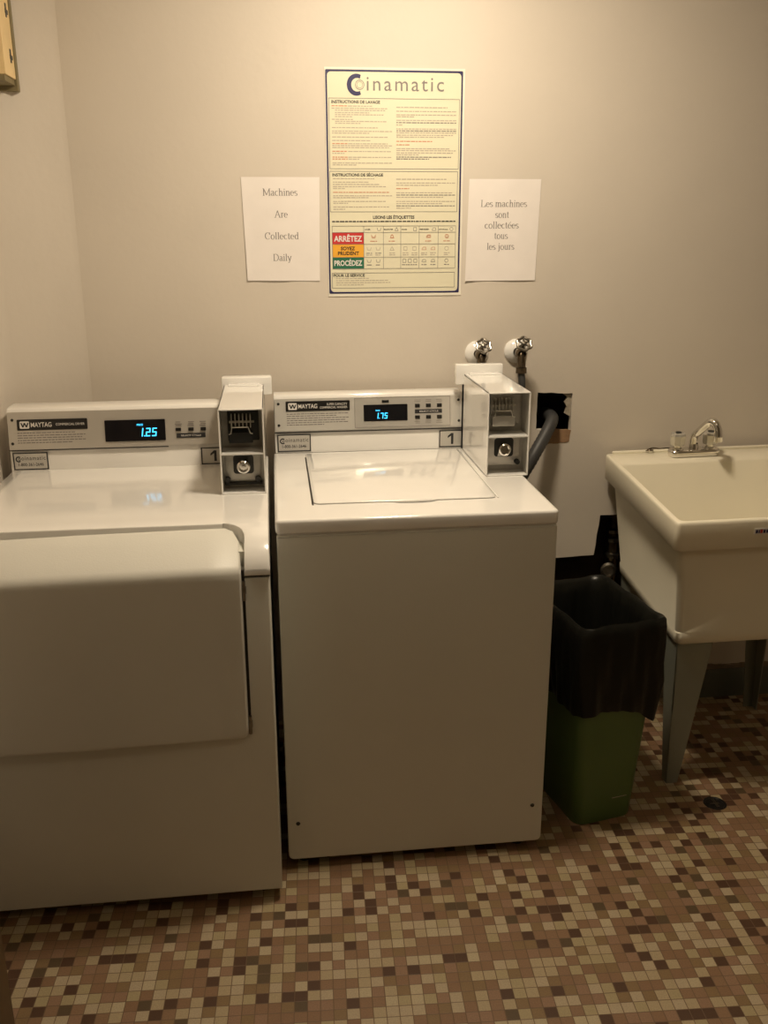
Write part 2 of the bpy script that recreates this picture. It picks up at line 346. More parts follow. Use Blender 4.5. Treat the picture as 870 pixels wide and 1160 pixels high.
# ------------------------------------------------------------------ coin box (a part of each machine, in the machine's frame)
def coin_box(parent, x0, x1, yf, z0, z1, cap, dark_top, bare_lock):
    yb = -.10; t = .0035; zm = z0+(z1-z0)*.475
    m = MB()
    m.box(x0, x0+t, yf, yb, z0, z1, .001, 1); m.box(x1-t, x1, yf, yb, z0, z1, .001, 1)
    m.box(x0, x1, yf, yb, z1-t, z1, .001, 1); m.box(x0, x1, yf, yb, z0, z0+t, .001, 1)
    m.box(x0+t, x1-t, yf, yf+.085, zm-t/2, zm+t/2)
    cb = m.build('coin_box', M['boxwhite'], parent)
    # rear housing that the box hangs from
    c0, c1, cy0, cy1, cz0, cz1 = cap
    h = MB(); h.box(c0, c1, cy0, cy1, cz0, cz1, .004); h.box(x0, x1, cy0, yb+.003, z0, cz0+.01)
    h.box(x0+.012, x1-.012, cy0-.03, cy0+.002, z1-.002, z1+.004, .001, 1)
    h.build('rear_housing', M['boxwhite'], cb)
    li = MB(); e = .0006
    li.box(x0+t, x0+t+e, yf+.004, yf+.10, z0+t, z1-t); li.box(x1-t-e, x1-t, yf+.004, yf+.10, z0+t, z1-t)
    li.box(x0+t, x1-t, yf+.004, yf+.10, z1-t-e, z1-t)
    li.box(x0+t, x1-t, yf+.075, yf+.079, zm, z1-t); li.box(x0+t, x1-t, yf+.055, yf+.059, z0+t, zm)
    lab(li.build('inner_lining', M['galv'], cb), 'bare galvanised metal inside the open coin box')
    W = x1-x0; U = lambda u: x0+W*u
    Hh = z1-zm; V = lambda v: zm+Hh*v
    y = yf+.074
    b = MB(); b.box(U(.18), U(.88), y-.012, y, V(.18), V(.93), .002); b.box(U(.20), U(.74), y-.030, y-.012, V(.16), V(.40), .002)
    b.build('slide_block', M['dark'] if dark_top else M['galv'], cb)
    s = MB()
    for k in range(6):
        u = .26+.085*k; s.box(U(u), U(u+.022), y-.028, y-.012, V(.50), V(.80), .0006, 1)
    s.tube([(U(.20), y-.03, V(.36)), (U(.25), y-.03, V(.38)), (U(.28), y-.03, V(.52)), (U(.64), y-.03, V(.52)), (U(.69), y-.03, V(.38)), (U(.74), y-.03, V(.37))], .0016, 8)
    s.box(U(.22), U(.78), y-.020, y-.013, V(.60), V(.64))
    s.build('coin_slide', M['slide_metal'], cb)
    H2 = zm-z0; V2 = lambda v: z0+H2*v; y = yf+.055
    pl = MB(); pl.prism(rrect(U(.10), U(.88), V2(.18), V2(.93), .010), 'y', y-.008, y, .001)
    for a, c in ((.14, .93), (.88, .93)): pl.cyl((U(a), y-.012, V2(c-.03)), (U(a), y, V2(c-.03)), .0035, n=10)
    pl.build('lock_plate', M['steel'] if bare_lock else M['galv'], cb)
    dk = MB(); dk.prism(rrect(U(.27), U(.73), V2(.40), V2(.88), .008), 'y', y-.0095, y-.006)
    dk.cyl((U(.82), y-.02, V2(.27)), (U(.82), y-.002, V2(.27)), .007, n=14)
    if dark_top: dk.cyl((U(.13), y-.02, V2(.27)), (U(.13), y-.002, V2(.27)), .007, n=14); dk.box(U(.06), U(.92), y-.016, y-.004, V2(.13), V2(.2), .002)
    dk.build('lock_recess', M['dark'], cb)
    lk = MB(); cx, cz = U(.50), V2(.60)
    lk.lathe([(.0165, 0), (.0165, .014), (.0125, .016), (.0115, .010), (.0115, .004), (0, .004)], (cx, y-.009, cz), (0, -1, 0))
    if bare_lock: lk.prism([(cx-.018, cz-.018), (cx+.012, cz-.018), (cx+.012, cz-.004), (cx-.010, cz-.002), (cx-.012, cz+.01)], 'y', y-.016, y-.010)
    else: lk.cyl((cx, y-.013, cz-.003), (cx, y-.020, cz-.003), .0055, n=14)
    lk.build('lock_cylinder', M['chrome'], cb)
    return cb

def sticker(parent, x0, x1, z0, z1, y, kind):
    s = MB().box(x0, x1, y-.0008, y, z0, z1).build('number_sticker' if kind == 'n' else 'company_sticker', M['silver'], parent)
    b = MB(); rect_line(b, x0, x1, z0, z1, y-.0011, .0032)
    if kind == 'n':
        cx = (x0+x1)/2; zc0, zc1 = z0+.009, z1-.009
        # the figure 1, drawn as bar and flag
        flat(b, cx+.001, cx+.008, zc0, zc1, y-.0011)
        b.quad((cx+.001, y-.0011, zc1), (cx-.009, y-.0011, zc1-.009), (cx-.009, y-.0011, zc1-.015), (cx+.001, y-.0011, zc1-.008))
        lab(b.build('number_mark', M['ink'], s), 'bold black figure 1 in a black border')
    else:
        W, H = x1-x0, z1-z0
        text_into(b, 'oinamatic', x0+W*.24, x1-W*.07, z0+H*.56, z0+H*.78, y-.0011, space=1.15)
        text_into(b, '1-800-361-2646', x0+W*.14, x1-W*.14, z0+H*.22, z0+H*.40, y-.0011, thick=.01)
        cx, cz, r = x0+W*.16, z0+H*.62, H*.17
        for k in range(18):
            a0, a1 = math.radians(50+260*k/18), math.radians(50+260*(k+1)/18)
            b.quad(*[(cx+rr*math.cos(a), y-.0011, cz+rr*math.sin(a)) for rr, a in ((r, a0), (r, a1), (r*.6, a1), (r*.6, a0))])
        for k in range(12):
            a0, a1 = 2*PI*k/12, 2*PI*(k+1)/12
            b.quad(*[(cx+.002+rr*math.cos(a), y-.0011, cz+rr*math.sin(a)) for rr, a in ((r*.42, a0), (r*.42, a1), (r*.26, a1), (r*.26, a0))])
        b.build('sticker_print', M['ink'], s)
    return s

def brand_plate(parent, x0, x1, z0, z1, y, lines, right=.55):
    s = MB().prism(rrect(x0, x1, z0, z1, .002), 'y', y-.0015, y).build('brand_plate', M['black'], parent)
    W, H = x1-x0, z1-z0; yy = y-.0018; b = MB()
    bx0, bx1 = x0+H*.25, x0+H*1.05+.002
    b.prism(rrect(bx0, bx1, z0+H*.16, z1-H*.16, .003), 'y', yy-.0002, yy)
    text_into(b, 'MAYTAG', bx1+.004, x0+W*.49, z0+H*.28, z1-H*.28, yy, thick=.01)
    n = len(lines)
    for i, t in enumerate(lines):
        zz = z0+H*(.5 if n == 1 else (.66-.32*i)); text_into(b, t, x0+W*(right if i == 0 else .53), x1-W*.04, zz-H*.11, zz+H*.11, yy)
    b.build('brand_lettering', M['whiteink'], s)
    d = MB(); cx0, cx1, zz0, zz1 = bx0+.002, bx1-.002, z0+H*.30, z1-H*.30; ww = cx1-cx0; yy -= .0006
    zz = [zz1, zz0, zz1, zz0, zz1]
    for i in range(4):
        a, c = cx0+ww*i/4.6, cx0+ww*(i+1)/4.6
        d.quad((a, yy, zz[i]), (a+ww*.17, yy, zz[i]), (c+ww*.17, yy, zz[i+1]), (c, yy, zz[i+1]))
    d.build('brand_emblem', M['ink'], s)

SEG = {'1': 'bc', '7': 'abc', '2': 'abged', '5': 'afgcd'}
def digits(parent, xr, z0, h, y, s, tagx0, tagx1, tagz):
    b = MB(); w_ = h*.52; t = h*.13; x = xr-(w_*3+h*.25*2.2)
    sk = lambda px, pz: (px+(pz-z0)*.12, y, pz)
    def bar(a0, c0, a1, c1): b.quad(sk(a0, c0), sk(a1, c0), sk(a1, c1), sk(a0, c1))
    for c in s:
        if c == '.': bar(x-h*.07, z0, x+t-h*.07, z0+t); x += h*.12; continue
        L, R_, m, T = x, x+w_, z0+h/2, z0+h
        for q in SEG[c]:
            if q == 'a': bar(L, T-t, R_, T)
            if q == 'b': bar(R_-t, m, R_, T)
            if q == 'c': bar(R_-t, z0, R_, m)
            if q == 'd': bar(L, z0, R_, z0+t)
            if q == 'e': bar(L, z0, L+t, m)
            if q == 'f': bar(L, m, L+t, T)
            if q == 'g': bar(L, m-t/2, R_, m+t/2)
        x += w_+h*.22
    text_into(b, 'PRICE', tagx0, tagx1, tagz, tagz+h*.22, y, thick=.02)
    lab(b.build('display_digits', M['cyan'], parent), 'glowing blue price '+s)

def lean(o, z0, deg):
    for v in o.data.vertices:
        if v.co.z > z0: v.co.y += (v.co.z-z0)*math.tan(math.radians(deg))
    for c in o.children: lean(c, z0, deg)
# ------------------------------------------------------------------ washer
wa = thing('washing_machine', 'white top-loading coin washer in the middle, display reading 1.75, between dryer and green bin', 'washing machine')
def wr(x, y, z): return (x, y, z)
cab = MB()
cab.prism(rrect(0, .651, .028, .889, [.014, .003, .003, .014]), 'y', -.748, -.735, .004, 3)
cab.box(.002, .649, -.738, -.105, .03, .889)
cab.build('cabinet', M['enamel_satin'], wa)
for x in (.04, .60):
    for y in (-.70, -.15): MB().lathe([(.018, 0), (.02, .006), (.012, .012), (.008, .03), (.008, .05)], (x, y, 0), (0, 0, 1), 14).build('foot', M['black'], wa)
for x, z in ((.026, .133), (.624, .136)):
    MB().lathe([(0, .0025), (.0045, .002), (.0055, 0)], (x, -.748, z), (0, -1, 0), 12).build('screw', M['dark'], wa)
tp = MB(); tp.prism(rrect(-.002, .653, -.752, -.10, [.012, .004, .004, .012]), 'z', .893, .9266, .007, 4)
tp.box(.004, .647, -.744, -.12, .886, .895)
tp.build('top_panel', M['enamel'], wa)
# lid: shallow slab let into the top
ld = MB(); ld.prism(rrect(.090, .531, -.637, -.135, [.016, .006, .006, .016]), 'z', .9266, .9306, .0025, 3)
lid = ld.build('lid', M['enamel'], wa)
MB().prism([(.0855, -.640), (.0900, -.640), (.0900, -.165), (.0865, -.165)], 'z', .9262, .9272).build('lid_gap_shade', M['gap'], lid, smooth=False)  # dark strip laid on the top, shade of the lid gap as colour
hd = MB(); N_ = 16; prof = []
for k in range(N_+1):
    t = k/N_; x = .280+.104*t; e = math.sin(PI*t)**.4
    prof.append([(x, -.637-.0005, .9285), (x, -.637-.008*e, .9285+.0035*e), (x, -.637-.013*e, .9285+.0030*e), (x, -.637-.013*e, .9280), (x, -.6365, .9262)])
hd.loft(prof); hd.build('lid_handle', M['boxwhite'], lid)
ridge = MB(); ridge.box(.533, .5375, -.636, -.12, .9262, .9295, .0015); ridge.build('lid_ridge', M['boxwhite'], lid)
co = MB(); co.prism([(-.1022, .9266), (-.1022, 1.083), (-.097, 1.091), (-.088, 1.0935), (-.045, 1.0935), (-.03, .9266)], 'x', .004, .553, .003)
con = co.build('console', M['enamel'], wa)
Y = -.1022
MB().prism(rrect(.006, .552, .991, 1.083, .003), 'y', Y-.002, Y).build('faceplate', M['steel_bright'], con)
MB().box(.004, .553, Y-.0016, Y, .9855, .9885).build('face_lip_shade', M['gap'], con)  # dark line below the faceplate, shade put in as colour
y2 = Y-.002
MB().prism(rrect(.236, .516, .996, 1.081, .004), 'y', y2-.0012, y2).build('control_panel', M['steel_light'], con)
f = MB(); rect_line(f, .2355, .5165, .9955, 1.0815, y2-.0015, .0012); f.build('panel_border', M['greyink'], con)
brand_plate(con, .038, .222, 1.047, 1.0755, y2, ['SUPER CAPACITY', 'COMMERCIAL WASHER'], .64)
f = MB(); r_ = random.Random(3)
for i in range(6): words(f, r_, .040, .218, 1.0385-i*.0062, .0022, y2-.0004, (1, .8, 1, .95, 1, .6)[i])
f.build('faceplate_print', M['greyink'], con)
dp = MB().prism(rrect(.262, .390, 1.014, 1.061, .002), 'y', y2-.0026, y2).build('display', M['display'], con)
digits(dp, .330, 1.021, .0165, y2-.0032, '1.75', .297, .309, 1.0425)
MB().box(.315, .336, y2-.003, y2, 1.066, 1.0735, .0006, 1).build('indicator', M['black'], con)
for i, xx in enumerate((.412, .4445, .477)):
    for zz in (1.050, 1.017): MB().box(xx, xx+.0145, y2-.004, y2, zz, zz+.0105, .001, 1).build('button', M['black'], con)
f = MB(); flat(f, .412, .492, 1.033, 1.0445, y2-.0016); f.build('button_strip', M['ink'], con)
f = MB()
text_into(f, 'SELECT CYCLE', .425, .481, 1.0365, 1.0410, y2-.0019); f.build('button_strip_text', M['whiteink'], con)
f = MB(); r_ = random.Random(8)
for xx in (.410, .442, .474):
    for k, zz in enumerate((1.071, 1.0665, 1.009, 1.0045)): flat(f, xx+r_.uniform(0, .003), xx+.016+r_.uniform(0, .003), zz, zz+.0018, y2-.0016)
f.build('button_captions', M['greyink'], con)
for x, z in ((.017, 1.069), (.017, 1.008), (.541, 1.069), (.5425, 1.009)):
    MB().lathe([(0, .002), (.003, .0017), (.004, 0)], (x, y2, z), (0, -1, 0), 12).build('screw', M['dark'], con)
sticker(con, .011, .107, .9305, .9815, Y, 'c'); sticker(con, .484, .553, .9305, .9815, Y, 'n')
lean(con, .985, 7.3)
coin_box(wa, .550, .662, -.438, .9266, 1.148, (.526, .664, -.125, -.092, 1.118, 1.176), False, True)

# ------------------------------------------------------------------ dryer
dr = thing('clothes_dryer', 'white front-loading coin dryer at the left, door slightly ajar, display reading 1.25', 'clothes dryer')
x0, x1 = -.705, -.018
bd = MB(); bd.box(x0, x1, -.858, -.13, .032, .836, .005, 3); bd.box(x0+.02, x1-.02, -.83, -.15, .8, .885)
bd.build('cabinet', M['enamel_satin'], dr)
for x in (-.66, -.06):
    for y in (-.80, -.2): MB().lathe([(.018, 0), (.02, .006), (.012, .012), (.008, .03), (.008, .05)], (x, y, 0), (0, 0, 1), 14).build('foot', M['black'], dr)
top = MB()
prof = [(-.70, .925), (-.735, .9235), (-.77, .918), (-.80, .909), (-.825, .897), (-.845, .881), (-.857, .864), (-.862, .850), (-.862, .8425), (-.858, .840), (-.745, .84)]
def topz(y):
    if y > prof[0][0]: return .925
    for (ya, za), (yb, zb) in zip(prof[:9], prof[1:9]):
        if yb <= y <= ya: return za+(zb-za)*(y-ya)/(yb-ya)
    return .8425
def xb(y):           # inner edge of the right margin, with its soft corner
    if y <= -.800: return -.0705
    q = min(1, (y+.800)/.058); return -.0705-.048*(1-math.sqrt(max(0, 1-q*q)))
bm = top.bm
def row(pts): return [bm.verts.new(p) for p in pts]
def strip(rows):
    for A, B in zip(rows, rows[1:]):
        for k in range(len(A)-1): bm.faces.new((A[k], A[k+1], B[k+1], B[k]))
XA, XB = x0-.001, x1+.002
def full(y, z): return row([(XA, y, .84), (XA, y, z-.005), (XA+.0015, y, z-.0015), (XA+.005, y, z), (-.674, y, z), (xb(-.742), y, z), (XB-.006, y, z), (XB-.0018, y, z-.0015), (XB, y, z-.006), (XB, y, .84)])
strip([full(-.12, .922), full(-.124, .925), full(-.70, .925), full(-.72, topz(-.72)), full(-.735, topz(-.735)), full(-.742, topz(-.742))])
zr = topz(-.742); e_ = xb(-.742)
strip([row([(xx, yy2, zz) for yy2, zz in ((-.742, zr), (-.7435, zr-.001), (-.7445, zr-.004), (-.7445, zr-.040))]) for xx in (-.674, -.4, e_)])
ys = [-.742-.058*(1-math.cos(PI/2*k/10)) if False else -.742-.058*math.sin(PI/2*k/12)**1.0 for k in range(13)]
ys = sorted(set([-.742-.0012*k*k for k in range(7)]+[-.79, -.80]+[p[0] for p in prof[:9] if p[0] < -.8]+[-.835, -.851, -.8605]), reverse=True)
right, left = [], []
for y in ys:
    z = topz(y); a = xb(y)
    right.append(row([(a, y, z-.04), (a, y, z-.004), (a+.0012, y, z-.001), (a+.004, y, z), (XB-.03, y, z), (XB-.006, y, z), (XB-.0018, y, z-.0015), (XB, y, z-.006), (XB, y, .84)]))
    left.append(row([(XA, y, .84), (XA, y, z-.006), (XA+.0018, y, z-.0015), (XA+.006, y, z), (-.678, y, z), (-.6752, y, z-.001), (-.674, y, z-.004), (-.674, y, z-.04)]))
strip(right); strip(left)
for a, c in ((-.0705, XB), (XA, -.674)):
    strip([row([(xx, -.8605, topz(-.8605)), (xx, -.862, .850), (xx, -.862, .8425), (xx, -.860, .840), (xx, -.80, .840)]) for xx in (a, c)])
bmesh.ops.recalc_face_normals(bm, faces=bm.faces[:])
low = [(-.7442, .888), (-.80, .872), (-.845, .842), (-.856, .832), (-.7442, .832)]
top.prism(low, 'x', -.68, -.070)
top.build('top_panel', M['enamel'], dr)
MB().box(-.0705, x1+.001, -.8600, -.85, .8372, .8405).build('seam', M['gap'], dr)  # dark strip coloured as the shade under the top's lip
# door: a bent slab following the slope, hinged at the right and slightly ajar
outer = [(-.7475, .9120), (-.7495, .9140), (-.7525, .9145), (-.765, .9125), (-.80, .9000), (-.835, .8835), (-.866, .8675), (-.876, .860), (-.8795, .850), (-.880, .836), (-.880, .80), (-.880, .70), (-.880, .60), (-.880, .52), (-.880, .490), (-.880, .478), (-.8795, .468), (-.879, .462), (-.877, .4585), (-.872, .457)]
inner = [(-.7470, .9045), (-.7485, .9035), (-.751, .903), (-.765, .899), (-.80, .884), (-.835, .866), (-.852, .855), (-.860, .848), (-.8615, .84), (-.8615, .832), (-.8615, .80), (-.8615, .70), (-.8615, .60), (-.8615, .52), (-.8615, .490), (-.8615, .478), (-.8615, .468), (-.8615, .463), (-.8615, .460), (-.8615, .4585)]
S = [0]
for (a, b), (c, d) in zip(outer, outer[1:]): S.append(S[-1]+math.hypot(c-a, d-b))
TT = S[-1]
def xr(s, y, R2=.022):
    # big soft corner at the top right, small one at the bottom
    x = -.078 if y < -.80 else xb(y+.0035)-.0075
    if TT-s < R2: q = 1-(TT-s)/R2; x -= R2*(1-math.sqrt(max(0, 1-q*q)))
    return x
hx, hy = -.076, -.8615
bm = bmesh.new(); rows = []
for (o_, i_, s) in zip(outer, inner, S):
    xx = xr(s, o_[0]); row_ = []
    for px, ins in ((-.668, 0), (-.664, .7), (-.4, 1), (-.15, 1), (xx-.006, 1), (xx-.0015, .8), (xx, .3)):
        py = i_[0]+(o_[0]-i_[0])*ins; pz = i_[1]+(o_[1]-i_[1])*ins; row_.append((px, py, pz))
    back = [(px, i_[0], i_[1]) for px in (xx, -.15, -.4, -.668)]
    rows.append(row_+back)
R_ = [[bm.verts.new((p[0]-hx, p[1]-hy, p[2])) for p in r] for r in rows]; n = len(R_[0])
for A, B in zip(R_, R_[1:]):
    for k in range(n): bm.faces.new((A[k], A[(k+1) % n], B[(k+1) % n], B[k]))
bm.faces.new(R_[0]); bm.faces.new(R_[-1])
bmesh.ops.recalc_face_normals(bm, faces=bm.faces[:])
mb = MB(); mb.bm.free(); mb.bm = bm
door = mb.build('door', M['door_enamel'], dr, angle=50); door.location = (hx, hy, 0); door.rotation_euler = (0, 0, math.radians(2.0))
MB().box(-.0775, -.0715, -.8600, -.853, .465, .852).build('door_gap_shade', M['gap'], dr)  # dark strip for the shade between door and margin
for z in (.808, .485):
    h = MB(); h.cyl((.0015, -.004, z-.022), (.0015, -.004, z+.022), .0045, n=12); h.cyl((.0015, -.004, z-.006), (.0015, -.004, z+.010), .006, n=12)
    h.build('hinge', M['chrome_worn'], door)
# console
Y = -.21
co = MB(); co.prism([(Y, .924), (Y, 1.083), (Y+.006, 1.091), (Y+.016, 1.0935), (Y+.075, 1.0935), (Y+.085, .924)], 'x', x0, -.112, .003)
con = co.build('console', M['enamel'], dr)
MB().prism(rrect(x0+.002, -.114, .984, 1.083, .003), 'y', Y-.002, Y).build('faceplate', M['steel'], con)
MB().box(x0, -.285, Y-.0016, Y, .980, .9825).build('face_lip_shade', M['gap'], con)  # same painted shade line below the dryer faceplate
y2 = Y-.002
brand_plate(con, -.679, -.496, 1.035, 1.0635, y2, ['COMMERCIAL DRYER'])
f = MB(); r_ = random.Random(4)
for i in range(5): words(f, r_, -.680, -.503, 1.0265-i*.0065, .0024, y2-.0004, (.85, 1, .95, 1, .8)[i])
f.build('faceplate_print', M['greyink'], con)
dp = MB().prism(rrect(-.451, -.291, .999, 1.056, .002), 'y', y2-.0026, y2).build('display', M['display'], con)
digits(dp, -.316, 1.011, .0225, y2-.0032, '1.25', -.366, -.350, 1.040)
for xx in (-.2635, -.2295, -.1965): MB().box(xx, xx+.0145, y2-.004, y2, 1.0225, 1.0315, .001, 1).build('button', M['black'], con)
f = MB(); flat(f, -.262, -.184, 1.004, 1.0165, y2-.0016); f.build('button_strip', M['ink'], con)
f = MB(); text_into(f, 'SELECT CYCLE', -.250, -.196, 1.008, 1.0125, y2-.0019); f.build('button_strip_text', M['whiteink'], con)
f = MB()
for xx in (-.266, -.232, -.199):
    for zz in (1.046, 1.0405, 1.036): flat(f, xx+r_.uniform(0, .003), xx+.016+r_.uniform(0, .004), zz, zz+.002, y2-.0016)
f.build('button_captions', M['greyink'], con)
for x, z in ((-.691, 1.0625), (-.694, 1.000)):
    MB().lathe([(0, .002), (.003, .0017), (.004, 0)], (x, y2, z), (0, -1, 0), 12).build('screw', M['dark'], con)
sticker(con, -.6975, -.6065, .9275, .9755, Y, 'c'); sticker(con, -.199, -.131, .9275, .9755, Y, 'n')
lean(con, .98, 8)
coin_box(dr, -.130, -.021, -.517, .925, 1.137, (-.136, .001, -.16, -.105, 1.108, 1.158), True, False)

# ------------------------------------------------------------------ instruction poster
px0, pz1 = .1731, 1.9655
po = thing('instruction_poster', 'tall cream laundry instruction poster with navy border and coloured table, between two paper notices', 'poster', (px0, 0, pz1))
PW, PH = .3865, .604
MB().box(0, PW, -.0022, -.0002, -PH, 0).build('backing', M['poster_edge'], po)
yy = -.0026
b = MB(); b.prism([(px, -pz) for px, pz in rrect(.0045, .378, .0085, .5945, .010)], 'y', yy, yy+.0005); b.build('printed_sheet', M['poster'], po)
b = MB()
o1 = [(px, -pz) for px, pz in rrect(.0025, .3805, .0060, .5960, .003)]; i1 = [(px, -pz) for px, pz in rrect(.0070, .3760, .0110, .5915, .010)]
for k in range(len(o1)):
    j = (k+1) % len(o1); b.quad(*[(q[0], yy-.0004, q[1]) for q in (o1[k], o1[j], i1[j], i1[k])])
# the C of the logo
cx, cz, r = .0865, -.0435, .0275
for k in range(24):
    a0, a1 = math.radians(62+236*k/24), math.radians(62+236*(k+1)/24)
    def rr(a, q): return (cx+r*q*math.cos(a)*.95+(.0 if q == 1 else .002), yy-.0004, cz+r*q*math.sin(a))
    b.quad(rr(a0, 1), rr(a1, 1), rr(a1, .62), rr(a0, .62))
b.build('navy_border', M['navy'], po)
b = MB()
for ro, ri in ((.0125, .0110), (.0085, .0075)):
    for k in range(28):
        a0, a1 = 2*PI*k/28, 2*PI*(k+1)/28
        b.quad(*[(.0955+q*math.cos(a), yy-.0006, cz+q*math.sin(a)) for q, a in ((ro, a0), (ro, a1), (ri, a1), (ri, a0))])
text_into(b, 'inamatic', .1145, .3275, -.0580, -.0240, yy-.0006, space=1.22)
b.build('logo_lettering', M['greyink'], po)
b = MB()
for a in ((.010, .3725, -.2585, -.0768), (.009, .3710, -.3725, -.2640), (.011, .3675, -.5815, -.5385)): rect_line(b, *a, yy-.0004, .0013)
b.build('section_frames', M['greyink'], po)
b = MB()
text_into(b, 'INSTRUCTIONS DE LAVAGE', .0179, .1509, -.0905, -.0825, yy-.0005, thick=.025)
b.build('heading', M['ink'], po); b = MB(); text_into(b, 'INSTRUCTIONS DE SÉCHAGE', .0169, .1589, -.2778, -.2680, yy-.0005, thick=.025)
b.build('heading', M['ink'], po); b = MB(); text_into(b, 'LISONS LES ÉTIQUETTES', .1299, .2479, -.3925, -.3800, yy-.0005, thick=.025)
b.build('heading', M['ink'], po); b = MB(); text_into(b, 'POUR LE SERVICE', .0149, .1049, -.5495, -.5415, yy-.0005, thick=.025)
b.build('heading', M['ink'], po); b = MB(); r_ = random.Random(11); words(b, r_, .0139, .3665, -.3995, .0032, yy-.0005)
b.build('subtitle_print', M['ink'], po)
for (xx, t) in ((.106, 'LAVER'), (.161, 'BLANCHIR'), (.211, 'SÉCHER'), (.264, 'REPASSER'), (.319, 'NETTOYER À SEC')):
    b = MB(); text_into(b, t, xx, xx+(.016 if len(t) < 7 else .026), -.4215, -.4175, yy-.0005, thick=.02); b.build('column_title', M['ink'], po)
g, p_, rs = MB(), MB(), MB()
def flush(nm):
    global g, p_, rs
    for m_, k, n_ in ((g, 'greyink', 'bold_'), (p_, 'paleink', ''), (rs, 'rose', 'red_')):
        if len(m_.bm.verts): m_.build(n_+nm, M[k], po)
    g, p_, rs = MB(), MB(), MB()
L1 = [(.098, .55), (.104, .92), (.109, .88), (.115, .6), (.120, .85), (.125, .3), (.132, .35), (.137, .9), (.142, .45), (.153, .78), (.162, 1), (.167, .62), (.177, .93), (.186, .65), (.194, .9), (.199, 1), (.204, .95), (.214, 1), (.219, .2), (.229, 1), (.234, .25), (.244, 1), (.249, .4)]
for i, (dz, fl) in enumerate(L1):
    if i in (0, 14, 17, 19, 20): words(rs, r_, .018, .060, -dz, .0024, yy-.0004); words(p_, r_, .062, .184, -dz, .0022, yy-.0004, fl)
    else: words(p_, r_, .018 if i not in (2, 3, 4, 5, 7, 8) else .027, .184, -dz, .0022, yy-.0004, fl)
flush('instruction_text')
L2 = [(.100, .85), (.110, 1), (.119, 1), (.124, .3), (.133, 1), (.139, 1), (.145, .1), (.155, 1), (.160, 1), (.165, 1), (.171, .95), (.176, .8), (.187, .6), (.196, .22), (.206, .9), (.211, 1), (.217, .95), (.222, .4), (.228, .92), (.233, .55)]
for i, (dz, fl) in enumerate(L2):
    tgt = rs if i in (12, 13) else (g if i in (5, 8, 18, 19) else p_)
    words(tgt, r_, .196, .364, -dz, .0024, yy-.0004, fl)
flush('instruction_text')
for i, (dz, fl) in enumerate([(.285, .7), (.294, .6), (.300, .8), (.306, .9), (.311, .2), (.321, .95), (.330, 1), (.335, .6), (.345, .9), (.350, .25), (.360, .95), (.366, .2)]):
    words(rs if i == 5 else p_, r_, .018, .184, -dz, .0022, yy-.0004, fl)
flush('instruction_text')
for i, (dz, fl) in enumerate([(.286, .85), (.296, 1), (.302, .7), (.311, .22), (.322, .95), (.328, 1), (.334, .8), (.345, 1), (.351, .8), (.357, 1), (.363, .25)]):
    words(rs if i == 3 else (g if i in (5, 9) else p_), r_, .196, .364, -dz, .0022, yy-.0004, fl)
flush('instruction_text')
for dz, fl in [(.555, .6), (.561, .95), (.567, 1), (.573, .5)]: words(p_, r_, .022, .180, -dz, .0020, yy-.0004, fl)
flush('service_text')
# table grid and care symbols
CX = [.0135, .103, .159, .209, .262, .317, .3675]; RZ = [.410, .4275, .4595, .4955, .527]
for z in RZ: flat(g, CX[0], CX[-1], -z-.0005, -z+.0005, yy-.0012)
for x in CX: flat(g, x-.0005, x+.0005, -.527, -.410, yy-.0012)
g.build('table_grid', M['greyink'], po); g = MB()
def sym(mbx, kind, cx, cz, s=.008):
    y_ = yy-.0005; t = .0011
    def ln(a, b_):
        d = Vector((b_[0]-a[0], b_[1]-a[1])); n_ = Vector((-d.y, d.x)).normalized()*t/2
        mbx.quad((a[0]+n_.x, y_, a[1]+n_.y), (b_[0]+n_.x, y_, b_[1]+n_.y), (b_[0]-n_.x, y_, b_[1]-n_.y), (a[0]-n_.x, y_, a[1]-n_.y))
    if kind == 'tub': P_ = [(-1, .7), (-.7, -.6), (.7, -.6), (1, .7)]; cl = False
    elif kind == 'tri': P_ = [(-.9, -.7), (.9, -.7), (0, .9)]; cl = True
    elif kind == 'sq': P_ = [(-.8, -.8), (.8, -.8), (.8, .8), (-.8, .8)]; cl = True
    elif kind == 'iron': P_ = [(-1, -.6), (1, -.6), (.8, .6), (-.4, .6), (-.9, 0)]; cl = True
    else: P_ = [(math.cos(2*PI*k/12)*.85, math.sin(2*PI*k/12)*.85) for k in range(12)]; cl = True
    P_ = [(cx+a*s, cz+c*s) for a, c in P_]
    for a, c in zip(P_, P_[1:]+(P_[:1] if cl else [])): ln(a, c)
for k, kind in enumerate(('tub', 'tri', 'sq', 'iron', 'circ')):
    xm = (CX[k+1]+CX[k+2])/2; sym(g, kind, CX[k+2]-.012, -.4190, .0055)
    if kind != 'sq': sym(rs, kind, xm, -.4385, .0065); sym(rs, 'sq' if kind == 'tri' else kind, xm, -.4385, .004); words(rs, r_, xm-.010, xm+.010, -.4525, .0020, yy-.0004)
    for dx in ((-.013, .013) if kind in ('tub', 'sq', 'iron') else (0,)):
        if kind != 'tri' and kind != 'circ': sym(p_ if kind != 'iron' else rs, kind, xm+dx, -.472, .0060)
        else: sym(p_, kind, xm+dx, -.472, .0065)
        words(g if kind == 'tub' else p_, r_, xm+dx-.008, xm+dx+.009, -.4855, .0020, yy-.0004); words(p_, r_, xm+dx-.008, xm+dx+.009, -.4905, .0020, yy-.0004)
    if kind != 'tri':
        for dx in {'tub': (-.013, .013), 'sq': (-.016, 0, .016), 'iron': (-.013, .013), 'circ': (0,)}[kind]:
            sym(g, kind, xm+dx, -.506, .0058); words(g, r_, xm+dx-.007, xm+dx+.008, -.518, .0022, yy-.0004)
    flush('care_symbols')
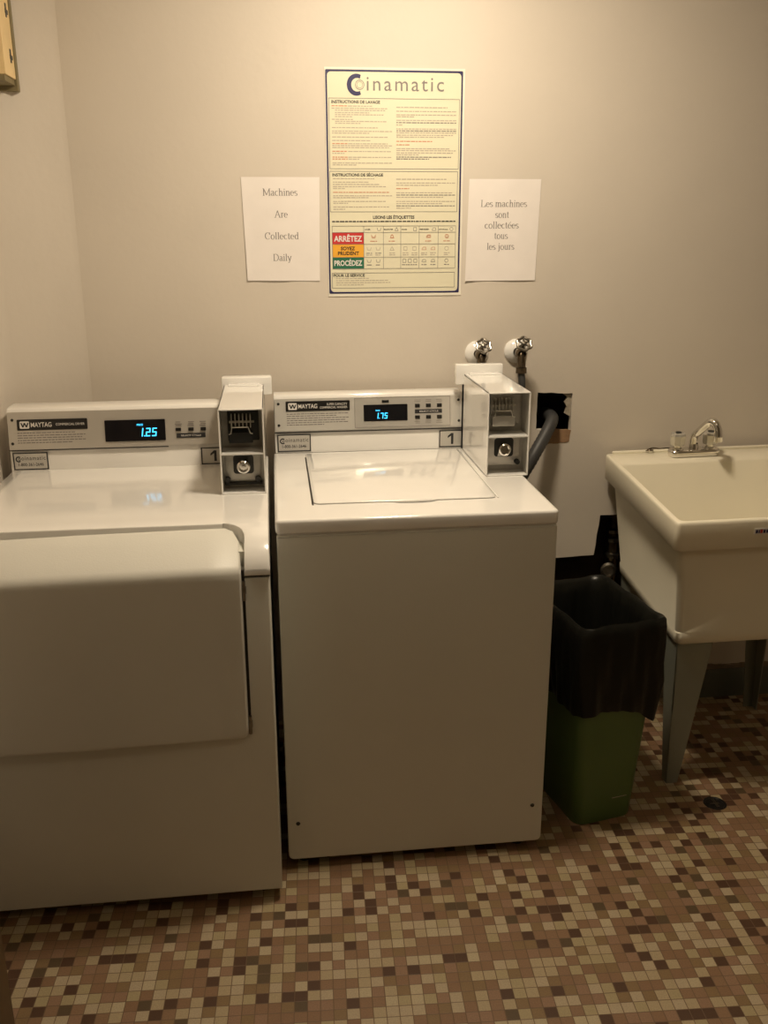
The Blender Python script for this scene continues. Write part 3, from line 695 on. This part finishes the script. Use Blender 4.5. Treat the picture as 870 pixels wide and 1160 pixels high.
for (za, zb, m_, nm) in ((.4275, .4595, 'red', 'stop_label'), (.4595, .4955, 'orange', 'caution_label'), (.4955, .527, 'green_ink', 'proceed_label')):
    b = MB(); flat(b, CX[0], CX[1], -zb, -za, yy-.0006); q = b.build(nm, M[m_], po)
    t = MB()
    if nm == 'stop_label': text_into(t, 'ARRÊTEZ', .018, .098, -.4525, -.4320, yy-.0010, thick=.03)
    if nm == 'caution_label': text_into(t, 'SOYEZ', .037, .078, -.4760, -.4660, yy-.0010, thick=.03); text_into(t, 'PRUDENT', .029, .089, -.4895, -.4795, yy-.0010, thick=.03)
    if nm == 'proceed_label': text_into(t, 'PROCÉDEZ', .018, .098, -.5190, -.5000, yy-.0010, thick=.03)
    t.build('label_text', M['ink'] if nm == 'caution_label' else M['whiteink'], q)

# ------------------------------------------------------------------ paper notices
def notice(name_label, x, z, corners, lines, seed):
    t = thing('paper_notice', name_label, 'notice', (x, 0, z), group='paper notices beside the poster')
    n, m_ = 14, 18; bm = bmesh.new(); r = random.Random(seed); ph = r.uniform(0, 6)
    (ax_, az), (bx, bz), (cx_, cz_), (dx, dz) = corners      # TL TR BR BL
    def P(u, v):
        px = (ax_*(1-u)+bx*u)*(1-v)+(dx*(1-u)+cx_*u)*v; pz = (az*(1-u)+bz*u)*(1-v)+(dz*(1-u)+cz_*u)*v
        y = -.0012-.0022*max(0, v-.75)*4*(1+math.sin(u*7+ph))*.5-.0012*abs(math.sin(u*5+v*3+ph))*min(u, 1-u)*2-.002*max(0, .1-u)*10*(.3+v)
        return Vector((px, y, pz))
    V = [[bm.verts.new(P(i/n, j/m_)) for i in range(n+1)] for j in range(m_+1)]
    for j in range(m_):
        for i in range(n): bm.faces.new((V[j][i], V[j+1][i], V[j+1][i+1], V[j][i+1]))
    W_ = [[bm.verts.new(v.co+Vector((0, .0004, 0))) for v in row] for row in V]
    for j in range(m_):
        for i in range(n): bm.faces.new((W_[j][i+1], W_[j+1][i+1], W_[j+1][i], W_[j][i]))
    mb = MB(); mb.bm.free(); mb.bm = bm; mb.build('sheet', M['paper'], t, angle=80)
    b = MB()
    for s, x0_, x1_, zb in lines: serif_into(b, s, (x0_+x1_)/2, -zb, .0265, 0, x1_-x0_)
    for v_ in b.bm.verts: v_.co.y = P(min(1, max(0, v_.co.x/.2165)), min(1, max(0, -v_.co.z/.28))).y-.00035
    b.build('lettering', M['greyink'], t)
notice('white paper notice left of the poster reading Machines Are Collected Daily', -.0637, 1.6856, [(.0012, 0), (.2175, 0), (.2128, -.2800), (.0080, -.2775)],
       [('Machines', .0590, .1560, .0486), ('Are', .0895, .1270, .1066), ('Collected', .0600, .1560, .1650), ('Daily', .0815, .1338, .2236)], 2)
notice('white paper notice right of the poster reading Les machines sont collectées tous les jours', .5714, 1.6825, [(.0070, -.0005), (.2160, -.0005), (.2090, -.2812), (-.0005, -.2812)],
       [('Les machines', .0410, .1770, .0755), ('sont', .0840, .1250, .1055), ('collectées', .0540, .1550, .1345), ('tous', .0830, .1240, .1635), ('les jours', .0620, .1440, .1935)], 7)

# ------------------------------------------------------------------ water valves
def valve(x, z, label, name='water_valve'):
    t = thing(name, label, 'valve', (x, 0, z), group='water valves above the washer')
    MB().lathe([(.036, 0), (.036, .003), (.028, .013), (.013, .019), (.013, .02)], (0, 0, 0), (0, -1, 0), 28).build('escutcheon', M['boxwhite'], t)
    b = MB(); b.cyl((0, -.015, 0), (0, -.062, 0), .0105); b.lathe([(.012, 0), (.016, .01), (.016, .028), (.012, .036)], (0, -.040, 0), (0, -1, 0), 18)
    b.tube([(0, -.058, .002), (0, -.066, -.010), (0, -.070, -.026), (0, -.072, -.040)], [.012, .0125, .0125, .0125], 14)
    b.cyl((0, -.072, -.040), (0, -.0725, -.056), .0165, n=8)
    b.cyl((0, -.050, .006), (.001, -.086, .030), .008)
    b.build('valve_body', M['brass'], t)
    h = MB(); c = Vector((.001, -.088, .031)); ax_ = Vector((.02, -.80, .58)).normalized()
    u = ax_.cross(Vector((1, 0, 0))).normalized(); v = ax_.cross(u).normalized()
    def ring(a, rad): return c+u*math.cos(a)*rad+v*math.sin(a)*rad
    h.tube([ring(2*PI*k/36, .0205+.0022*math.cos(6*2*PI*k/36)) for k in range(36)], .0040, 8, closed=True)
    for k in range(6): a = 2*PI*k/6; h.tube([c, ring(a, .020)], .0028, 6)
    h.lathe([(0, .008), (.005, .007), (.0065, 0), (.0065, -.006)], c, ax_, 12)
    h.build('handwheel', M['chrome_worn'], t)
    return t
valve(.612, 1.192, 'round-wheel water valve on the wall, left one, directly above the washer coin box')
valve(.732, 1.196, 'round-wheel water valve on the wall, right one, with a dark hose hanging from it')
def smooth_path(P, n=8):
    P = [Vector(p) for p in P]; out = []
    for i in range(len(P)-1):
        a = P[max(0, i-1)]; b_, c = P[i], P[i+1]; d = P[min(len(P)-1, i+2)]
        for k in range(n):
            t = k/n; out.append(.5*((2*b_)+(-a+c)*t+(2*a-5*b_+4*c-d)*t*t+(-a+3*b_-3*c+d)*t**3))
    out.append(P[-1]); return out
def hose(name, pts, r, label, m):
    return tag(MB().tube(smooth_path(pts), r, 14).build(name, m, angle=60), label, 'hose')
hose('supply_hose', [(.732, -.0725, 1.139), (.734, -.078, 1.10), (.730, -.072, 1.05), (.712, -.050, 1.00), (.682, -.028, .90), (.675, -.020, .75), (.680, -.020, .55)], .0105, 'thin dark supply hose hanging from the right water valve', M['rubber'])
hose('inlet_hose', [(.612, -.0725, 1.135), (.610, -.072, 1.10), (.620, -.014, 1.04), (.635, -.014, .97), (.640, -.02, .9)], .0095, 'short dark hose under the left water valve, mostly hidden by the coin box', M['rubber'])
# corrugated drain hose into the wall
path = smooth_path([(.860, .10, .985), (.858, .04, .990), (.848, -.022, .985), (.815, -.062, .945), (.770, -.095, .885), (.730, -.095, .80), (.725, -.09, .68), (.72, -.08, .5)], 12)
tag(MB().tube(path, [.0185+.0012*(k % 2) for k in range(len(path))], 16).build('drain_hose', M['rubber'], angle=60), 'thick black drain hose running from the square wall hole down behind the washer', 'hose')

# ------------------------------------------------------------------ waste plumbing in the lower opening
t = thing('drain_pipe', 'old metal waste pipe with couplings in the dark wall opening behind the bin', 'pipe', (1.105, .07, 0))
MB().cyl((0, 0, .0), (0, 0, .70), .020).build('stand_pipe', M['brass'], t)
b = MB()
for z in (.50, .555, .585): b.lathe([(.021, 0), (.030, .003), (.030, .014), (.021, .018)], (0, -.005, z), (0, 0, 1), 10)
b.build('coupling', M['chrome_worn'], t)
b = MB(); b.lathe([(.026, 0), (.026, .014), (.018, .016), (.018, .006), (0, .006)], (-.020, -.03, .462), (-.25, -1, .25), 22); b.cyl((0, 0, .462), (-.020, -.03, .462), .02)
b.build('cleanout_cap', M['chrome_worn'], t)

# ------------------------------------------------------------------ laundry sink
sk = thing('laundry_sink', 'cream plastic laundry tub on grey steel legs against the wall at the right', 'sink', (1.0265, -.019, .8745), (.070, -.019, -.030))
W_, D_, H_, I_ = .60, .588, .385, .058
def rr3(x0, x1, y0, y1, r, z): return [(px, py, z) for px, py in rrect(x0, x1, y0, y1, r, 4)]
b = MB()
rings = [rr3(I_, W_-I_, -D_+I_, -I_*.8, .018, -H_), rr3(I_-.003, W_-I_+.003, -D_+I_-.003, -I_*.8+.003, .02, -H_+.004),
         rr3(I_-.005, W_-I_+.005, -D_+I_-.005, -I_*.8+.005, .02, -H_+.034), rr3(I_-.003, W_-I_+.003, -D_+I_-.003, -I_*.8+.003, .02, -H_+.037),
         rr3(.022, W_-.022, -D_+.022, -.02, .02, -.078), rr3(.003, W_-.003, -D_+.003, -.003, .014, -.080), rr3(0, W_, -D_, 0, .014, -.076),
         rr3(-.002, W_+.002, -D_-.002, 0, .014, -.008), rr3(-.0005, W_+.0005, -D_-.0005, -.001, .013, -.002), rr3(.0015, W_-.0015, -D_+.0015, -.005, .012, 0),
         rr3(.012, W_-.012, -D_+.012, -.105, .016, 0), rr3(.016, W_-.016, -D_+.016, -.112, .016, -.006),
         rr3(.055, W_-.055, -D_+.055, -.145, .03, -.31), rr3(.075, W_-.075, -D_+.075, -.165, .03, -.33)]
b.loft(rings); b.box(.02, W_-.02, -.010, 0, -.002, .008, .003)
tubo = b.build('tub', M['tub'], sk, angle=45)
MB().lathe([(.028, .001), (.028, .003), (.018, .003), (.016, 0), (0, 0)], (W_/2, -.33, -.33), (0, 0, 1), 20).build('drain_outlet', M['chrome'], tubo)
s = MB().box(.205, .262, -D_-.0032, -D_-.0018, -.040, -.024).build('maker_label', M['whiteink'], tubo)
f = MB(); yy_ = -D_-.0036
for xa, xb in ((.208, .214), (.2155, .219), (.228, .234), (.236, .243), (.246, .252), (.254, .259)): flat(f, xa, xb, -.037, -.028, yy_)
f.build('label_print', M['navy'], s)
f = MB(); flat(f, .2198, .2265, -.037, -.027, yy_); f.build('label_mark', M['red'], s)
# angle legs: two tapering plates meeting at the corner
sk.rotation_mode = 'XYZ'
Mx = Matrix.Translation((1.0265, -.019, .8745)) @ __import__('mathutils').Euler((.070, -.019, -.030)).to_matrix().to_4x4(); Mi = Mx.inverted()
def leg(top_l, foot_w, sx, sy, wide=.105):
    """top_l: tub-frame corner; foot_w: where the corner edge meets the floor, in the room"""
    A = Mx @ Vector(top_l); B = Vector(foot_w); th = .0035
    b = MB(); bm = b.bm
    for d, wt, wb in ((Vector((sx, 0, 0)), wide, .034), (Vector((0, sy, 0)), .085, .030)):
        o_ = Vector((0, -sy, 0)) if d.x else Vector((-sx, 0, 0))
        pts = [A, A+d*wt, A+d*(wt*.97)+(B-A)*.06, B+d*wb, B]
        V0 = [Mi @ p for p in pts]; V1 = [Mi @ (p-o_*th) for p in pts]
        a = [bm.verts.new(p) for p in V0]; c = [bm.verts.new(p) for p in V1]
        bm.faces.new(a); bm.faces.new(c[::-1])
        for i in range(len(a)): j = (i+1) % len(a); bm.faces.new((a[i], a[j], c[j], c[i]))
    bmesh.ops.recalc_face_normals(bm, faces=bm.faces[:])
    b.build('leg', M['leg'], sk, smooth=False)
zt = -H_+.012
leg((I_+.004, -D_+I_+.004, zt), (1.098, -.500, .0), 1, 1)
leg((W_-I_-.004, -D_+I_+.004, zt), (1.545, -.515, .0), -1, 1)
leg((I_+.004, -.052, zt), (1.112, -.085, .0), 1, -1)
leg((W_-I_-.004, -.052, zt), (1.575, -.095, .0), -1, -1, .05)
# faucet: stands on the tub deck
fa = thing('faucet', 'chrome two-handle faucet with a bent swing spout on the sink deck', 'faucet', (1.283, -.078, .8766), (.070, -.019, -.03))
b = MB(); b.prism(rrect(-.078, .082, -.026, .024, .024, 8), 'z', 0, .021, .006, 3); b.build('base_plate', M['chrome'], fa)
for s_ in (-1, 1):
    x = s_*.051
    h = MB(); h.lathe([(.020, 0), (.019, .006), (.012, .010), (.012, .016)], (x, 0, .018), (0, 0, 1), 20)
    hh = h.build('handle_base', M['chrome'], fa)
    h = MB(); h.lathe([(.012, 0), (.021, .004), (.023, .010), (.0245, .034), (.022, .040), (.010, .042), (0, .042)], (x, 0, .031), (0, 0, 1), 8)
    k = h.build('handle', M['clear'], fa, angle=20)
    MB().lathe([(.009, 0), (.009, .003), (0, .004)], (x, 0, .0725), (0, 0, 1), 14).build('handle_cap', M['dark'], k)
sp = MB(); sp.lathe([(.017, 0), (.015, .018), (.013, .024)], (0, 0, .014), (0, 0, 1), 20)
sp.tube(smooth_path([(-.002, 0, .03), (-.001, -.004, .060), (.004, -.018, .078), (.014, -.043, .106), (.020, -.060, .121), (.028, -.074, .119), (.034, -.084, .100), (.035, -.087, .080)], 6), .0118, 14)
sp.cyl((.035, -.087, .084), (.035, -.087, .068), .0140, n=16)
sp.build('spout', M['chrome'], fa)
# bits left on the deck
ch = MB(); ch.tube(smooth_path([(1.155, -.035, .887), (1.175, -.030, .8905), (1.20, -.026, .8865), (1.222, -.022, .887), (1.235, -.022, .886)], 5), .0022, 6)
ch.tube(smooth_path([(1.150, -.036, .884), (1.160, -.044, .886), (1.172, -.038, .886), (1.165, -.030, .886)], 5), .002, 6)
tag(ch.build('wire_scrap', M['brass']), 'small bent wire lying at the back of the sink deck left of the faucet', 'wire')

# ------------------------------------------------------------------ waste bin and its bag
ang = math.radians(12); ca, sa = math.cos(ang), math.sin(ang)
bn = thing('waste_bin', 'green rectangular plastic waste bin between washer and sink leg', 'waste bin', (.772, -.668, 0), (0, 0, ang))
b = MB()
def BR(z, g=0): # rectangle of the bin wall at height z, in its own frame
    k = z/.585; return (-.026*k-g, .178+.030*k+g, -.036*k-g, .245+.045*k+g)
def ring(z, g=0, r=.030, n=6): a = BR(z, g); return [(px, py, z) for px, py in rrect(*a, r+max(0, g), n)]
b.loft([ring(.004, -.006), ring(.0, -.002), ring(.006), ring(.28), ring(.575), ring(.585, .004), ring(.585, -.004), ring(.56, -.005), ring(.02, -.005)], True, True)
b.build('bin_body', M['bin'], bn, angle=50)
f = MB(); f.box(.105, .150, -.0052, -.0042, .070, .0715); lab(f.build('scratch', M['paleink'], bn), 'thin pale scratch')
# the bag: over the rim, wrinkled and hanging to differing heights
r_ = random.Random(21); n = 112; phs = [r_.uniform(0, 6.28) for _ in range(8)]
def wrinkle(k, z, amp):
    a = 2*PI*k/n
    return amp*(math.sin(9*a+phs[0]+z*9)+.7*math.sin(17*a+phs[1]-z*14)+.5*math.sin(31*a+phs[2]+z*20))
def bagring(z, g, amp, dz=0, hang=0):
    raw = rrect(*BR(min(.585, max(z, .02)), g), .030+max(0, g), 8)
    ls = [math.hypot(raw[(i+1) % len(raw)][0]-raw[i][0], raw[(i+1) % len(raw)][1]-raw[i][1]) for i in range(len(raw))]
    tot = sum(ls); base = []; i = 0; acc = 0
    for k in range(n):
        t_ = tot*k/n
        while acc+ls[i] < t_: acc += ls[i]; i += 1
        f_ = (t_-acc)/ls[i] if ls[i] > 1e-9 else 0
        p_a, p_b = raw[i], raw[(i+1) % len(raw)]; base.append((p_a[0]+(p_b[0]-p_a[0])*f_, p_a[1]+(p_b[1]-p_a[1])*f_))
    m_ = len(base); out = []
    cx_ = sum(p[0] for p in base)/m_; cy_ = sum(p[1] for p in base)/m_
    for k in range(m_):
        px, py = base[k]; d = Vector((px-cx_, py-cy_)).normalized(); w_ = wrinkle(k, z, amp)
        zz = z+dz*(math.sin(2*PI*k/n*3+phs[3])*.6+math.sin(2*PI*k/n*7+phs[4])*.4)
        # the bag droops lower at the right-hand front corner
        if hang:
            q = math.exp(-((k-4)/7)**2)+math.exp(-((k-164)/7)**2); zz -= hang*q*.5; px += .012*q
        out.append((px+d.x*w_, py+d.y*w_, zz))
    return out
n = 160
b = MB()
b.loft([bagring(.04, -.035, .003), bagring(.25, -.016, .005), bagring(.45, -.012, .004), bagring(.560, -.017, .002, .003), bagring(.588, -.010, .0008, .004), bagring(.596, -.005, .0008, .005), bagring(.600, .002, .001, .006),
        bagring(.594, .008, .001, .006), bagring(.575, .0105, .0018, .004), bagring(.52, .013, .003), bagring(.47, .014, .0036), bagring(.43, .014, .004, .004, .03), bagring(.39, .013, .0042, .007, .06), bagring(.355, .0125, .0045, .010, .10), bagring(.348, .0105, .0045, .010, .10)], True, False)
tag(b.build('bin_bag', M['bag'], angle=60), 'black plastic bag lining the green bin and folded over its rim', 'bag')
bag = bpy.data.objects['bin_bag']; bag.location = (.772, -.668, 0); bag.rotation_euler = (0, 0, ang)

# ------------------------------------------------------------------ floor drain
t = thing('floor_drain', 'small round dark floor drain in the tiles in front of the sink', 'drain', (1.195, -.611, 0))
MB().lathe([(.032, 0), (.031, .0013), (.027, .0014), (.026, .0004), (0, .0004)], (0, 0, 0), (0, 0, 1), 28).build('drain_rim_and_hole', M['black'], t)  # black centre disc stands in for the unlit hole inside the rim
b = MB(); b.box(-.003, .006, -.018, .022, .0006, .002, .0005, 1); b.box(-.016, .012, -.004, .003, .0006, .0016, .0004, 1)
b.build('drain_bar', M['chrome_worn'], t)

# ------------------------------------------------------------------ wall cupboard at the upper left
t = thing('wall_cupboard', 'pale wooden cupboard end with dark slots at the top left corner of the room', 'cupboard', (-.616, -.066, 1.90))
MB().box(-.11, .0, -.096, .0, .014, .42, .001, 1).build('carcass', M['pine'], t)
MB().box(-.112, .003, .0, .020, -.013, .43, .001, 1).build('back_board', M['olive'], t)
MB().box(-.11, -.004, -.096, -.002, .0, .0135).build('bottom_panel', M['olive'], t)
for z in (.062, .165, .30):
    b = MB(); b.box(-.001, .0016, -.038, -.014, z-.006, z+.005, .001, 1); b.box(-.001, .0014, -.036, -.026, z-.014, z+.018, .001, 1)
    b.build('hinge_slot', M['dark'], t)
